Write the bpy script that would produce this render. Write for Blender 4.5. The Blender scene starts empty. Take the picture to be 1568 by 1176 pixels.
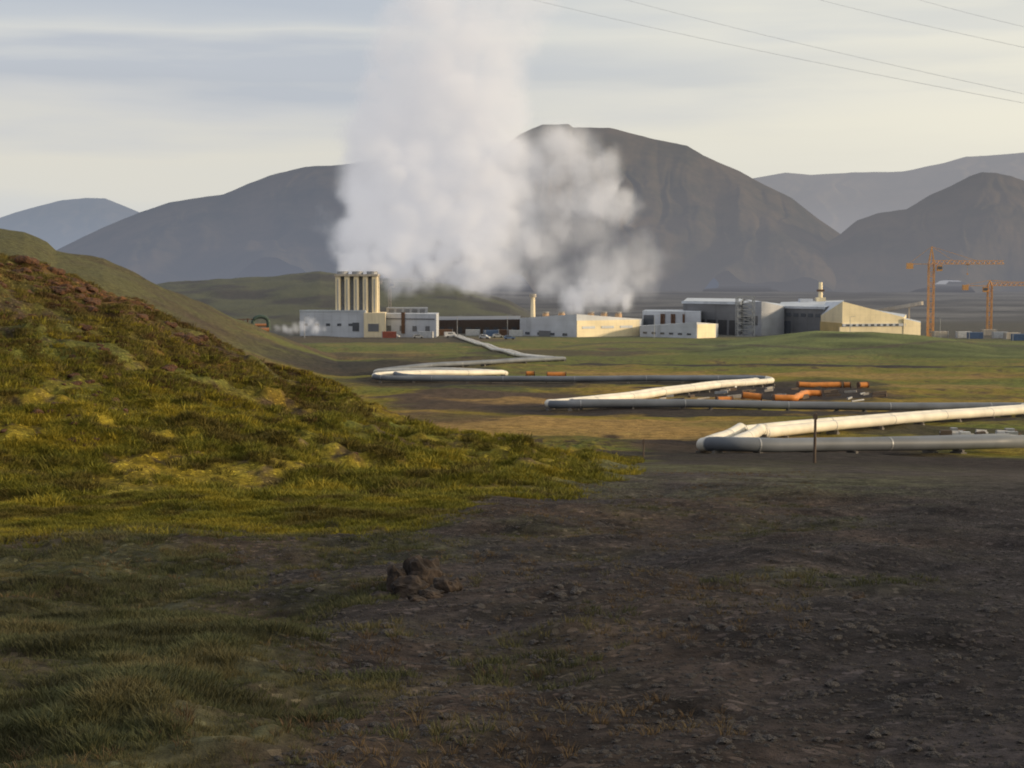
import bpy, bmesh, math, random
import numpy as np
from mathutils import Vector, Matrix
random.seed(4); RNG=np.random.default_rng(7)
scene=bpy.context.scene
scene.view_settings.view_transform='Standard'
scene.view_settings.look='None'
scene.view_settings.exposure=0
H=30.0; F=2486.0; YH=425.0
TH=math.atan(163/F)
# ---------------------------------------------------------------- camera
cd=bpy.data.cameras.new('camera'); cam=bpy.data.objects.new('camera',cd)
scene.collection.objects.link(cam); scene.camera=cam
cam.location=(0,0,H); cam.rotation_euler=(math.pi/2-TH,0,0)
cd.sensor_width=36; cd.lens=36*F/1568; cd.clip_end=60000; cd.clip_start=0.1
cd.dof.use_dof=True; cd.dof.focus_distance=3.2; cd.dof.aperture_fstop=22   # slightly missed focus, as in the photo

# ---------------------------------------------------------------- noise
TAB=RNG.random((8,256,256))
def vn(x,y,s=0):
    T=TAB[s%8]; x=np.asarray(x,float)+s*17.3; y=np.asarray(y,float)+s*5.7
    xi=np.floor(x).astype(np.int64); yi=np.floor(y).astype(np.int64)
    fx=x-xi; fy=y-yi
    fx=fx*fx*fx*(fx*(fx*6-15)+10); fy=fy*fy*fy*(fy*(fy*6-15)+10)
    a=T[xi&255,yi&255]; b=T[(xi+1)&255,yi&255]; c=T[xi&255,(yi+1)&255]; d=T[(xi+1)&255,(yi+1)&255]
    return (a*(1-fx)+b*fx)*(1-fy)+(c*(1-fx)+d*fx)*fy*1.0
def fbm(x,y,o=4,s=0):
    r=0;a=1;t=0
    for i in range(o):
        r=r+a*vn(x*2**i,y*2**i,s+i); t+=a; a*=0.5
    return r/t-0.5
def ss(a,b,x):
    t=np.clip((np.asarray(x,float)-a)/(b-a),0,1); return t*t*(3-2*t)

# ---------------------------------------------------------------- terrain
prof=[(0.3,1.75),(3,1.8),(7,2.11),(11,2.42),(15,2.8),(20,3.3),(26,3.95),(38,5.0),(55,6.5),(75,8.4),(110,11.7),(140,13.3),(170,14.7),(195,15.5),
 (240,16.9),(290,18.1),(400,20.8),(520,22.9),(700,25.3),(1000,26.3),(2000,28.2),(4500,29.5),(30000,30)]
lr=np.linspace(math.log(0.3),math.log(30000),4000)
dp=np.interp(lr,[math.log(p[0]) for p in prof],[p[1] for p in prof])
k=np.exp(-0.5*(np.arange(-120,121)/40)**2); k/=k.sum()
dps=np.convolve(np.pad(dp,120,mode='edge'),k,mode='valid')
def base_drop(r): return np.interp(np.log(np.maximum(r,0.3)),lr,dps)
def rowflat(r): return YH+F*base_drop(r)/r

RIDGES=[
 dict(c=[(-900,300),(-300,335),(0,380),(60,403),(130,434),(215,468),(300,524),(370,556),(450,584),(530,618),(600,646),(680,668),(750,684),(820,702),(880,722),(960,760)],
      rc=[(-300,92),(0,80),(450,66),(880,52)],rf=[(-300,36),(0,37),(500,39),(880,44)],k=0.012,n=12),
 dict(c=[(-900,300),(-200,340),(0,352),(40,356),(75,370),(88,381),(160,398),(180,408),(240,434),(280,452),(320,472),(360,492),(420,516),(520,550)],
      rc=[(0,390),(500,430)],rf=[(0,190),(500,300)],k=0.002,n=6),
 dict(c=[(-500,480),(100,470),(200,446),(260,434),(330,429),(420,424),(490,415),(560,424),(700,436),(780,462),(830,490),(880,530)],
      rc=[(0,1150),(800,1150)],rf=[(0,760),(800,800)],k=0.0006,n=7),
 dict(c=[(980,549),(1050,534),(1100,525),(1180,514),(1250,507),(1330,508),(1400,512),(1470,521),(1568,538),(1700,549),(2500,549)],
      rc=[(0,610),(1600,590)],rf=[(0,450),(1600,430)],k=0.004,n=2),
]
SX,SY=0.995,-0.10
LIM=lambda r: np.interp(r,[18,28,38,46,60,100],[560,700,820,890,930,940])
def terrain(x,y,micro=True):
    x=np.asarray(x,float); y=np.asarray(y,float)
    r=np.hypot(x,y); az=np.arctan2(x,y)
    px=784+F*np.tan(np.clip(az,-1.2,1.2)); front=ss(-0.2,0.3,y/np.maximum(r,.01))
    z=H-base_drop(r)
    for i,R in enumerate(RIDGES):
        rc=np.interp(px,*zip(*R['rc'])); rf=np.interp(px,*zip(*R['rf']))
        py=np.interp(px,*zip(*R['c']))
        n=fbm(px/ (90 if i else 60),py*0,3,i)*R['n']
        zc=H-(py+n-YH)/F*rc*np.cos(np.clip(az,-1.2,1.2)); zf=H-base_drop(rf)
        t=np.clip((r-rf)/(rc-rf),0,1)
        sh=(0.45*t+0.55*t*t*(3-2*t))
        zh=zf+(zc-zf)*sh-np.where(r>rc,R['k']*(r-rc)**2,0)
        d=zh-z
        z=z+front*np.where(r<rf,0,np.where(d>0,d,0))
    a=x*SX+y*SY; b=-x*SY+y*SX
    shade_crest=np.interp(b,[-400,-300,15,50,62,80,120],[-10,14,15,8.5,0,-14,-60])+H  # unseen ridge right of the frame, added to throw shade on the foreground
    up=ss(34,80,a)*(1-ss(110,260,a))
    z=z+np.maximum(shade_crest-z,0)*up
    if micro:
        hill=ss(36,48,r)*(1-ss(100,140,r))*(1-ss(LIM(r)-60,LIM(r)+60,px))
        near=(1-ss(35,60,r))
        h1=fbm(x/1.6,y/1.6,3,2)
        z=z+hill*(fbm(x/6,y/6,3,1)*1.4+h1*.85+np.maximum(fbm(x/.7,y/.9,2,5),0)*.6)
        g=grassmask(px,r,x,y)
        z=z+near*(fbm(x/3,y/3,3,3)*0.48*ss(4,12,r)+ g*(fbm(x/0.6,y/0.6,3,4)*0.26)+fbm(x/0.25,y/0.25,2,5)*0.04+fbm(x/.9,y/.9,2,7)*.10)
        z=z+ss(60,140,r)*(1-ss(500,700,r))*(fbm(x/14,y/14,3,6)*1.3+fbm(x/3,y/3,2,1)*0.25*(1-ss(250,400,r)))
        z=z+ss(800,1500,r)*(1-ss(3500,6000,r))*fbm(x/60,y/110,3,2)*4
        z=z+ss(180,260,r)*(1-ss(1300,1600,r))*(1-ss(250,820,px)*ss(450,600,r)*(1-ss(760,800,r)))*(1-ss(560,900,px))*fbm(x/25,y/25,4,4)*3.2
    return z
def grassmask(px,r,x,y):
    p=rowflat(np.maximum(r,5))
    n=fbm(x/2.2,y/2.2,3,6)*1.5+fbm(x/0.6,y/0.6,2,1)*0.5
    m1=ss(-.5,.5,(560-px-(p-1000)*1.0)/330+n*1.1)*ss(800,860,p)
    hole=np.exp(-(((px-610)/330)**2+((p-872)/38)**2)*1.0)
    m1=m1*(1-np.clip(hole*1.3+n*0.5*(hole>.2),0,1))
    m2=(1-ss(800,850,p+n*40))*ss(-.5,.5,(LIM(r)-px)/170+n*1.2)
    m3=0.5*ss(-.1,.5,n+0.1)*(1-ss(1000,1300,px+p*0.5-300))
    m4=0.42*ss(-.1,.4,n)*(1-ss(860,980,p))*ss(650,800,px)*(1-ss(1350,1600,px))
    m=np.maximum(np.maximum(m1,m2),np.maximum(m3,m4))
    m=np.where(px>LIM(r)+120,np.minimum(m,0.45+0*m),m)
    return np.clip(m,0,1)
def tz(x,y): return float(terrain(np.array([x]),np.array([y]))[0])
def ray(px,py):
    v=(588-py)/F; return Vector(((px-784)/F, math.cos(TH)+v*math.sin(TH), -math.sin(TH)+v*math.cos(TH)))
def W(px,py,r):
    d=ray(px,py); s=r/math.hypot(d.x,d.y); return Vector((d.x*s,d.y*s,H+d.z*s))
_rs=np.exp(np.linspace(math.log(4),math.log(9000),2500))
def G(px,py,rmin=4):
    d=ray(px,py); h=math.hypot(d.x,d.y); X=d.x/h*_rs; Y=d.y/h*_rs; Z=H+d.z/h*_rs
    t=terrain(X,Y,False); hit=np.where((Z<=t)&(_rs>rmin))[0]
    i=hit[0] if len(hit) else len(_rs)-1
    return Vector((X[i],Y[i],float(t[i])))

# albedo field (linear base colours by place)
GRAVEL=np.array([.056,.047,.046]); SOIL=np.array([.074,.051,.038]); GREEN=np.array([.105,.115,.025]); YEL=np.array([.27,.20,.022])
TAN=np.array([.30,.19,.065]); DARK=np.array([.036,.029,.027]); LAVA=np.array([.10,.097,.092]); DULL=np.array([.090,.092,.046]); RUST=np.array([.135,.060,.026])
def mixc(c,col,m): m=np.asarray(m)[...,None]; return c*(1-m)+np.asarray(col)*m
PATCH=[
 (900,655,440,15,TAN,.95),(1350,652,320,10,GREEN,.5),(760,613,180,17,SOIL,.95),(690,640,120,8,SOIL,.7),(560,562,200,9,DARK,.9),(700,592,260,4,DARK,.5),
 (1200,600,200,16,DARK,1.),(1250,632,500,7,DARK,.95),(900,628,170,9,DARK,.8),(1120,683,340,18,SOIL,.95),(1350,704,420,20,DARK,1.),(900,690,180,10,SOIL,.85),
 (800,586,330,5,DARK,.9),(1250,584,130,6,DARK,.7),(1000,673,300,6,DARK,.7),(1450,650,240,8,DARK,.75),
 (1240,558,430,2.0,DARK,.95),(860,540,170,5,SOIL,.7),(560,520,260,6,SOIL,.8),(980,612,300,4,TAN,.8),(500,546,190,4,SOIL,.7),(1200,573,420,3,TAN,.6),
 (700,552,160,3,DARK,.6),(1050,533,150,2.5,SOIL,.7),(1450,585,140,4,TAN,.6),(1480,600,120,3,SOIL,.5),
]
def colour(x,y):
    r=np.hypot(x,y); az=np.arctan2(x,y); px=784+F*np.tan(np.clip(az,-1.2,1.2))
    p=rowflat(np.maximum(r,5))
    n1=fbm(x/30,y/30,4,1); n2=fbm(x/6,y/6,4,3); n3=fbm(x/1.3,y/1.3,4,5); n4=fbm(x/.35,y/.35,3,2)
    c=np.zeros(r.shape+(3,))+GREEN*1.15
    c=mixc(c,YEL*0.8,np.clip(.5+n1*2.6+n2*1.4,0,1)*ss(535,590,p))
    c=mixc(c,TAN*.9,np.clip(n2*2.4+n1*2,0,1)*.7)
    c=mixc(c,SOIL*.8,np.clip((n2+n3*.6-.16)*5,0,.75)*ss(525,545,p))
    pw=p+n2*12*ss(520,640,p)+n1*7*ss(560,640,p); pxw=px+n2*110+n1*90
    for (cx,cy,hw,hh,col,s) in PATCH:
        e=((pxw-cx)/hw)**2+((pw-cy)/hh)**2
        c=mixc(c,col,(1-ss(.55,1.15,e))*s)
    yard=(1-ss(512,520,p))
    c=mixc(c,np.array([.075,.068,.058]),yard*.9)
    lava=1-ss(484,494,p)
    big=fbm(px/120,p/2.2,4,4)
    c=mixc(c,LAVA*1.0,lava)
    c=c*(1+lava[...,None]*big[...,None]*2.2)
    r2=(1-ss(300,520,px))*ss(190,260,r)*(1-ss(520,650,r))
    c=mixc(c,mixc(np.zeros(r.shape+(3,))+np.array([.085,.080,.034]),np.array([.06,.045,.03]),np.clip(n1*3+n2*1.5,0,1)),r2*.95)
    r3=(1-ss(760,860,px))*ss(760,850,r)*(1-ss(1300,1500,r))
    c=mixc(c,mixc(np.zeros(r.shape+(3,))+np.array([.085,.088,.042]),np.array([.04,.036,.03]),np.clip(.1+n1*4,0,.9)),r3*.9)
    r4=ss(1000,1100,px)*ss(430,470,r)*(1-ss(620,660,r))
    c=mixc(c,np.array([.10,.12,.036])*(1+n1[...,None]*2),r4*.85)
    tr=np.abs(pw-532-8*np.sin(px/90.))<1.0
    c=mixc(c,SOIL,(tr&(px>850)&(r>430)&(r<620))*.6)
    lim=LIM(r)
    hill=ss(36,42,r)*(1-ss(110,150,r))*(1-ss(lim-30,lim+50,px+n2*180+n3*60))
    hc=mixc(np.zeros(r.shape+(3,))+GREEN*1.05,YEL*.85,np.clip(.38+n2*2.2+n3*1.6,0,1))
    foot=1-ss(40,56,r)
    hc=mixc(hc,YEL*1.1,foot*.55)
    up=ss(44,76,r)*(1-ss(200,760,px))
    hc=mixc(hc,np.array([.105,.078,.033]),up*.75)
    cz=ss(62,74,r)*(1-ss(180,420,px))
    hc=mixc(hc,RUST,np.clip(up*(.22+n2*2.2+n3*3.0)+cz*(.45+n3*2.5),0,.92))
    hc=mixc(hc,SOIL*.7,np.clip((n3+n4*.8-.07)*5,0,.85))
    c=mixc(c,hc,hill)
    rs=(1-ss(100,118,r))*ss(28,40,r)*ss(lim-20,lim+60,px+n2*180+n3*60)
    rc=mixc(np.zeros(r.shape+(3,))+GRAVEL*1.1,DULL*1.1,np.clip(.5+n2*2+n3,0,1)*.85*(1-ss(1150,1700,px)))
    rc=mixc(rc,DARK*.8,ss(60,85,r)*.8)
    c=mixc(c,rc,rs)
    fg=1-ss(36,41,r)
    g=grassmask(px,r,x,y)
    fc=np.zeros(r.shape+(3,))+GRAVEL
    fc=mixc(fc,SOIL*1.0,np.clip(.55+n2*2+n3-ss(1000,1700,px),0,1)*.85)
    gc=mixc(np.zeros(r.shape+(3,))+DULL,YEL*.9,ss(20,34,r)*np.clip(.8+n2*1.5,0,1)*(1-ss(lim-60,lim+60,px)))  # yellower toward the hill foot: sunlit zone painted into the grass colour
    gc=mixc(gc,SOIL,np.clip(.25+n3*2.5,0,.8)*(1-ss(22,32,r)))
    fc=mixc(fc,gc,g)
    c=mixc(c,fc,fg)
    c=c*(1+n4[...,None]*.9*(1-ss(60,120,r))[...,None]+n3[...,None]*.6*(1-ss(30,60,r))[...,None])
    return np.clip(c,0.005,1)

def new_mesh(name,verts,faces,mat=None,smooth=False,parent=None):
    me=bpy.data.meshes.new(name); me.from_pydata([tuple(v) for v in verts],[],faces); me.update()
    if smooth: me.polygons.foreach_set('use_smooth',[True]*len(me.polygons))
    ob=bpy.data.objects.new(name,me); scene.collection.objects.link(ob)
    if mat: me.materials.append(mat)
    if parent: ob.parent=parent
    return ob
def grid_mesh(name,V,nr,nc,wrap=False):
    me=bpy.data.meshes.new(name)
    me.vertices.add(nr*nc); me.vertices.foreach_set('co',V.astype(np.float32).ravel())
    i,j=np.meshgrid(np.arange(nr-1),np.arange(nc if wrap else nc-1),indexing='ij')
    j2=(j+1)%nc
    q=np.stack([i*nc+j,(i*nc+j2),(i+1)*nc+j2,(i+1)*nc+j],-1).reshape(-1,4)[:,::-1]
    n=len(q); me.loops.add(n*4); me.loops.foreach_set('vertex_index',q.ravel().astype(np.int32))
    me.polygons.add(n); me.polygons.foreach_set('loop_start',np.arange(0,n*4,4,dtype=np.int32))
    me.polygons.foreach_set('use_smooth',np.ones(n,bool)); me.update(calc_edges=True)
    ob=bpy.data.objects.new(name,me); scene.collection.objects.link(ob); return ob

# ---------------------------------------------------------------- materials
def nodes(name):
    m=bpy.data.materials.new(name); m.use_nodes=True; nt=m.node_tree
    return m,nt,nt.nodes['Principled BSDF'],nt.nodes['Material Output']
def mat(name,col,rough=.7,metal=0,var=.18,scale=1.5,bump=0.0,streak=False,spec=.3):
    m,nt,b,o=nodes(name)
    tc=nt.nodes.new('ShaderNodeTexCoord'); mp=nt.nodes.new('ShaderNodeMapping'); nt.links.new(tc.outputs['Object'],mp.inputs[0])
    mp.inputs['Scale'].default_value=(scale,scale,scale*(.12 if streak else 1))
    nz=nt.nodes.new('ShaderNodeTexNoise'); nz.inputs['Scale'].default_value=1; nz.inputs['Detail'].default_value=5; nt.links.new(mp.outputs[0],nz.inputs[0])
    mr=nt.nodes.new('ShaderNodeMapRange'); mr.inputs[1].default_value=.3; mr.inputs[2].default_value=.7; mr.inputs[3].default_value=1-var; mr.inputs[4].default_value=1+var
    nt.links.new(nz.outputs[0],mr.inputs[0])
    mx=nt.nodes.new('ShaderNodeVectorMath'); mx.operation='SCALE'; mx.inputs[0].default_value=col[:3]; nt.links.new(mr.outputs[0],mx.inputs['Scale'])
    nt.links.new(mx.outputs[0],b.inputs['Base Color']); b.inputs['Roughness'].default_value=rough; b.inputs['Metallic'].default_value=metal
    b.inputs['Specular IOR Level'].default_value=spec
    return m
def cladding(name,col,pitch=3.0):
    m,nt,b,o=nodes(name)
    g=nt.nodes.new('ShaderNodeNewGeometry'); sp=nt.nodes.new('ShaderNodeSeparateXYZ'); nt.links.new(g.outputs['Position'],sp.inputs[0])
    ad=nt.nodes.new('ShaderNodeMath'); ad.operation='ADD'; nt.links.new(sp.outputs[0],ad.inputs[0]); nt.links.new(sp.outputs[1],ad.inputs[1])
    def seam(src,p,w):
        a=nt.nodes.new('ShaderNodeMath'); a.operation='DIVIDE'; a.inputs[1].default_value=p; nt.links.new(src,a.inputs[0])
        f=nt.nodes.new('ShaderNodeMath'); f.operation='FRACT'; nt.links.new(a.outputs[0],f.inputs[0])
        l=nt.nodes.new('ShaderNodeMath'); l.operation='LESS_THAN'; l.inputs[1].default_value=w; nt.links.new(f.outputs[0],l.inputs[0]); return l.outputs[0]
    s1=seam(ad.outputs[0],pitch,.06); s2=seam(sp.outputs[2],2.4,.05)
    mxx=nt.nodes.new('ShaderNodeMath'); mxx.operation='MAXIMUM'; nt.links.new(s1,mxx.inputs[0]); nt.links.new(s2,mxx.inputs[1])
    nz=nt.nodes.new('ShaderNodeTexNoise'); nz.inputs['Scale'].default_value=.15; nz.inputs['Detail'].default_value=6; nt.links.new(g.outputs['Position'],nz.inputs[0])
    mr=nt.nodes.new('ShaderNodeMapRange'); mr.inputs[1].default_value=.3; mr.inputs[2].default_value=.7; mr.inputs[3].default_value=.82; mr.inputs[4].default_value=1.1; nt.links.new(nz.outputs[0],mr.inputs[0])
    sb=nt.nodes.new('ShaderNodeMath'); sb.operation='MULTIPLY_ADD'; sb.inputs[1].default_value=-.14; nt.links.new(mxx.outputs[0],sb.inputs[0]); nt.links.new(mr.outputs[0],sb.inputs[2])
    mx=nt.nodes.new('ShaderNodeVectorMath'); mx.operation='SCALE'; mx.inputs[0].default_value=col; nt.links.new(sb.outputs[0],mx.inputs['Scale'])
    nt.links.new(mx.outputs[0],b.inputs['Base Color']); b.inputs['Roughness'].default_value=.5; return m

HAZEC=(0.200,0.202,0.224)  # aerial haze painted as emission into ground and mountain materials
def ground_material():
    m,nt,b,o=nodes('ground_mat'); L=nt.links.new; N=nt.nodes.new
    at=N('ShaderNodeAttribute'); at.attribute_name='albedo'; hz=N('ShaderNodeAttribute'); hz.attribute_name='haze'
    g=N('ShaderNodeNewGeometry')
    n1=N('ShaderNodeTexNoise'); n1.inputs['Scale'].default_value=7; n1.inputs['Detail'].default_value=7; n1.inputs['Roughness'].default_value=.7; L(g.outputs['Position'],n1.inputs[0])
    n2=N('ShaderNodeTexNoise'); n2.inputs['Scale'].default_value=.9; n2.inputs['Detail'].default_value=8; n2.inputs['Roughness'].default_value=.65; L(g.outputs['Position'],n2.inputs[0])
    mu=N('ShaderNodeMath'); mu.operation='MULTIPLY'; L(n1.outputs[0],mu.inputs[0]); L(n2.outputs[0],mu.inputs[1])
    mr=N('ShaderNodeMapRange'); mr.inputs[1].default_value=.12; mr.inputs[2].default_value=.40; mr.inputs[3].default_value=.25; mr.inputs[4].default_value=1.85; L(mu.outputs[0],mr.inputs[0])
    vo=N('ShaderNodeTexVoronoi'); vo.inputs['Scale'].default_value=16; L(g.outputs['Position'],vo.inputs[0])
    sp=N('ShaderNodeSeparateColor'); L(vo.outputs['Color'],sp.inputs[0])
    gt=N('ShaderNodeMath'); gt.operation='GREATER_THAN'; gt.inputs[1].default_value=.94; L(sp.outputs[0],gt.inputs[0])
    ad=N('ShaderNodeMath'); ad.operation='MULTIPLY_ADD'; ad.inputs[1].default_value=1.1; L(gt.outputs[0],ad.inputs[0]); L(mr.outputs[0],ad.inputs[2])
    sc=N('ShaderNodeVectorMath'); sc.operation='SCALE'; L(at.outputs['Color'],sc.inputs[0]); L(ad.outputs[0],sc.inputs['Scale'])
    L(sc.outputs[0],b.inputs['Base Color']); b.inputs['Roughness'].default_value=.95; b.inputs['Specular IOR Level'].default_value=.1
    bp=N('ShaderNodeBump'); bp.inputs['Strength'].default_value=.9; bp.inputs['Distance'].default_value=.12; L(n1.outputs[0],bp.inputs['Height']); L(bp.outputs[0],b.inputs['Normal'])
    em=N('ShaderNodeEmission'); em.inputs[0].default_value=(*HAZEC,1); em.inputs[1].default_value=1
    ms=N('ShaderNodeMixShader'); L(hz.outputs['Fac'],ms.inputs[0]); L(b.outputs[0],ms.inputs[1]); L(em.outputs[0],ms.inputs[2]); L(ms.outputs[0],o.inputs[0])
    return m
# ---------------------------------------------------------------- ground mesh
r_all=np.concatenate([np.exp(np.linspace(math.log(.3),math.log(4.5),20,endpoint=False)),
    np.exp(np.linspace(math.log(4.5),math.log(110),880,endpoint=False)),np.exp(np.linspace(math.log(110),math.log(1500),340,endpoint=False)),np.exp(np.linspace(math.log(1500),math.log(30000),90))])
az=np.concatenate([np.linspace(-.36,.36,720),np.linspace(.36,2*math.pi-.36,112)[1:-1]])
RR,AA=np.meshgrid(r_all,az,indexing='ij'); X=RR*np.sin(AA); Y=RR*np.cos(AA); Z=terrain(X,Y)
ground=grid_mesh('ground',np.stack([X,Y,Z],-1),len(r_all),len(az),wrap=True)
C=colour(X,Y); C4=np.concatenate([C,np.ones(C.shape[:-1]+(1,))],-1)
a=ground.data.attributes.new('albedo','FLOAT_COLOR','POINT'); a.data.foreach_set('color',C4.astype(np.float32).ravel())
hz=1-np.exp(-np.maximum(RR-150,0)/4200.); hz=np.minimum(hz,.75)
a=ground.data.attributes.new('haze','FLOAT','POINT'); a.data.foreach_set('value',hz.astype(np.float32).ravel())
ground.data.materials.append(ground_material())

# ---------------------------------------------------------------- mountains
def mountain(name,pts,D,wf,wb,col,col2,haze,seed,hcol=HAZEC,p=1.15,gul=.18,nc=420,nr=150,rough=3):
    xs=[q[0] for q in pts]; ys=[q[1] for q in pts]
    px=np.linspace(xs[0],xs[-1],nc); rr=D+np.concatenate([np.linspace(-wf,0,nr,endpoint=False),np.linspace(0,wb,nr//3)])
    R,PX=np.meshgrid(rr,px,indexing='ij'); azz=np.arctan((PX-784)/F)
    py=np.interp(PX,xs,ys); py=py+fbm(PX/45,PX*0,4,seed)*rough
    zc=np.maximum(H-(py-YH)/F*D*np.cos(azz),3)
    t=np.where(R<D,(R-D)/wf,(R-D)/wb); 
    t2=np.clip(1-np.abs(t)*(1+fbm(PX/90,R/1200,2,seed+1)*.6),0,1)
    sh=t2**p
    g=(np.abs(fbm(PX/46+fbm(PX/60,R/500,2,seed+2)*1.5,R/1800,3,seed+3))*2)
    edge=sh*(1-sh)*4
    z=zc*sh*(1-gul*(0.5-g)*edge)+fbm(PX/12,R/160,3,seed+4)*8*edge
    z=z-6
    x=R*np.sin(azz); y=R*np.cos(azz)
    ob=grid_mesh(name,np.stack([x,y,z],-1),len(rr),nc)
    m,nt,b,o=nodes(name+'_mat'); L=nt.links.new; N=nt.nodes.new
    ge=N('ShaderNodeNewGeometry'); mp=N('ShaderNodeMapping'); mp.inputs['Scale'].default_value=(.004,.002,.006); L(ge.outputs['Position'],mp.inputs[0])
    nz=N('ShaderNodeTexNoise'); nz.inputs['Scale'].default_value=1; nz.inputs['Detail'].default_value=9; nz.inputs['Roughness'].default_value=.7; L(mp.outputs[0],nz.inputs[0])
    mr=N('ShaderNodeMapRange'); mr.inputs[1].default_value=.40; mr.inputs[2].default_value=.60; L(nz.outputs[0],mr.inputs[0])
    mx=N('ShaderNodeMix'); mx.data_type='RGBA'; mx.inputs[6].default_value=(*col,1); mx.inputs[7].default_value=(*col2,1); L(mr.outputs[0],mx.inputs[0]); L(mx.outputs[2],b.inputs['Base Color'])
    b.inputs['Roughness'].default_value=1; b.inputs['Specular IOR Level'].default_value=0
    sp=N('ShaderNodeSeparateXYZ'); L(ge.outputs['Position'],sp.inputs[0])
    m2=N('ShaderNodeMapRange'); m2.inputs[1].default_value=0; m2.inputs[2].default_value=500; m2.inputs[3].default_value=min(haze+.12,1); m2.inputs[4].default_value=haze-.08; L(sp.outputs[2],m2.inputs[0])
    em=N('ShaderNodeEmission'); em.inputs[0].default_value=(*hcol,1); ms=N('ShaderNodeMixShader'); L(m2.outputs[0],ms.inputs[0]); L(b.outputs[0],ms.inputs[1]); L(em.outputs[0],ms.inputs[2]); L(ms.outputs[0],o.inputs[0])  # painted haze: glow mixed over the rock colour, stronger near the foot
    ob.data.materials.append(m); return ob
mc1=(.062,.062,.040); mc2=(.135,.108,.070)
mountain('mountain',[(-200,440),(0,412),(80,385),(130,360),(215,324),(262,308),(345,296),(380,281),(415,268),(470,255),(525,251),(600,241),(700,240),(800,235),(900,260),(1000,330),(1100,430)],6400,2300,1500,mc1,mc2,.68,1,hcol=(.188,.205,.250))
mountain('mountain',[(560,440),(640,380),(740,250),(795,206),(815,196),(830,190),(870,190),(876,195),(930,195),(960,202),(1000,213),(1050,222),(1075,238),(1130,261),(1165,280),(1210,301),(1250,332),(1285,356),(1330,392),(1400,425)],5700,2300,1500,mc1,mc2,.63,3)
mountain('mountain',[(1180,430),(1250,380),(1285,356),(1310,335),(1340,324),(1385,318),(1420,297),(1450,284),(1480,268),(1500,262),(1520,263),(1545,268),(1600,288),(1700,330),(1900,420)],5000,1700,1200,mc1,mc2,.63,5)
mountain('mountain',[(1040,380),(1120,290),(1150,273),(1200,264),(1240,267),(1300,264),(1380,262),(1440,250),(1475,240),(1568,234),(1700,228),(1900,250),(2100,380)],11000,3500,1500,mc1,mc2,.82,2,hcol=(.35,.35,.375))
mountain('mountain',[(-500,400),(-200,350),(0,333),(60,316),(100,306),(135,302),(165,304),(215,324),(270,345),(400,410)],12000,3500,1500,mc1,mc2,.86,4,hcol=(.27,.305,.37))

# ---------------------------------------------------------------- generic builders
class MB:
    def __init__(s): s.v=[]; s.f=[]; s.m=[]
    def add(s,vs,fs,mi=0):
        k=len(s.v); s.v+=[tuple(v) for v in vs]; s.f+=[tuple(i+k for i in f) for f in fs]; s.m+=[mi]*len(fs)
    def beam(s,a,b,w,mi=0,h=None):
        a=Vector(a); b=Vector(b); d=(b-a); 
        if d.length<1e-6: return
        d.normalize(); up=Vector((0,0,1)) if abs(d.z)<.95 else Vector((0,1,0))
        x=d.cross(up).normalized()*w/2; y=x.cross(d).normalized()*(h or w)/2
        vs=[a-x-y,a+x-y,a+x+y,a-x+y,b-x-y,b+x-y,b+x+y,b-x+y]
        s.add(vs,[(0,1,2,3),(7,6,5,4),(0,4,5,1),(1,5,6,2),(2,6,7,3),(3,7,4,0)],mi)
    def box(s,x0,x1,y0,y1,z0,z1,mi=0,M=None):
        vs=[Vector(p) for p in [(x0,y0,z0),(x1,y0,z0),(x1,y1,z0),(x0,y1,z0),(x0,y0,z1),(x1,y0,z1),(x1,y1,z1),(x0,y1,z1)]]
        if M: vs=[M@v for v in vs]
        s.add(vs,[(3,2,1,0),(4,5,6,7),(0,1,5,4),(1,2,6,5),(2,3,7,6),(3,0,4,7)],mi)
    def prism(s,pts,z0,tops,mi=0,mt=None):
        n=len(pts); vs=[(p[0],p[1],z0) for p in pts]+[(p[0],p[1],t) for p,t in zip(pts,tops)]
        s.add(vs,[(i,(i+1)%n,n+(i+1)%n,n+i) for i in range(n)],mi); s.add(vs,[tuple(range(n,2*n))],mi if mt is None else mt)
    def tube(s,path,rad,n=12,mi=0,cap=True,mis=None):
        path=[Vector(p) for p in path]; rads=rad if isinstance(rad,(list,tuple)) else [rad]*len(path)
        vs=[];fs=[];ml=[]
        for i,p in enumerate(path):
            d=(path[min(i+1,len(path)-1)]-path[max(i-1,0)]).normalized()
            up=Vector((0,0,1)) if abs(d.z)<.9 else Vector((0,1,0))
            x=d.cross(up).normalized(); y=x.cross(d)
            for j in range(n):
                a=2*math.pi*j/n; vs.append(p+(x*math.cos(a)+y*math.sin(a))*rads[i])
        for i in range(len(path)-1):
            for j in range(n): fs.append((i*n+j,i*n+(j+1)%n,(i+1)*n+(j+1)%n,(i+1)*n+j)); ml.append(mis[i] if mis else mi)
        if cap: fs.append(tuple(range(n))[::-1]); fs.append(tuple((len(path)-1)*n+j for j in range(n))); ml+=[mi,mi]
        s.add(vs,fs,mi); s.m[-len(fs):]=ml
    def obj(s,name,mats,parent=None,smooth=False):
        ob=new_mesh(name,s.v,s.f,None,smooth,parent)
        for m in mats: ob.data.materials.append(m)
        ob.data.polygons.foreach_set('material_index',s.m)
        bm=bmesh.new(); bm.from_mesh(ob.data); bmesh.ops.recalc_face_normals(bm,faces=bm.faces); bm.to_mesh(ob.data); bm.free()
        return ob
def empty(name,loc=(0,0,0)):
    e=bpy.data.objects.new(name,None); scene.collection.objects.link(e); return e
PT=lambda px,r:(W(px,480,r).x,W(px,480,r).y)
ZT=lambda py,r:W(784,py,r).z
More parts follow.
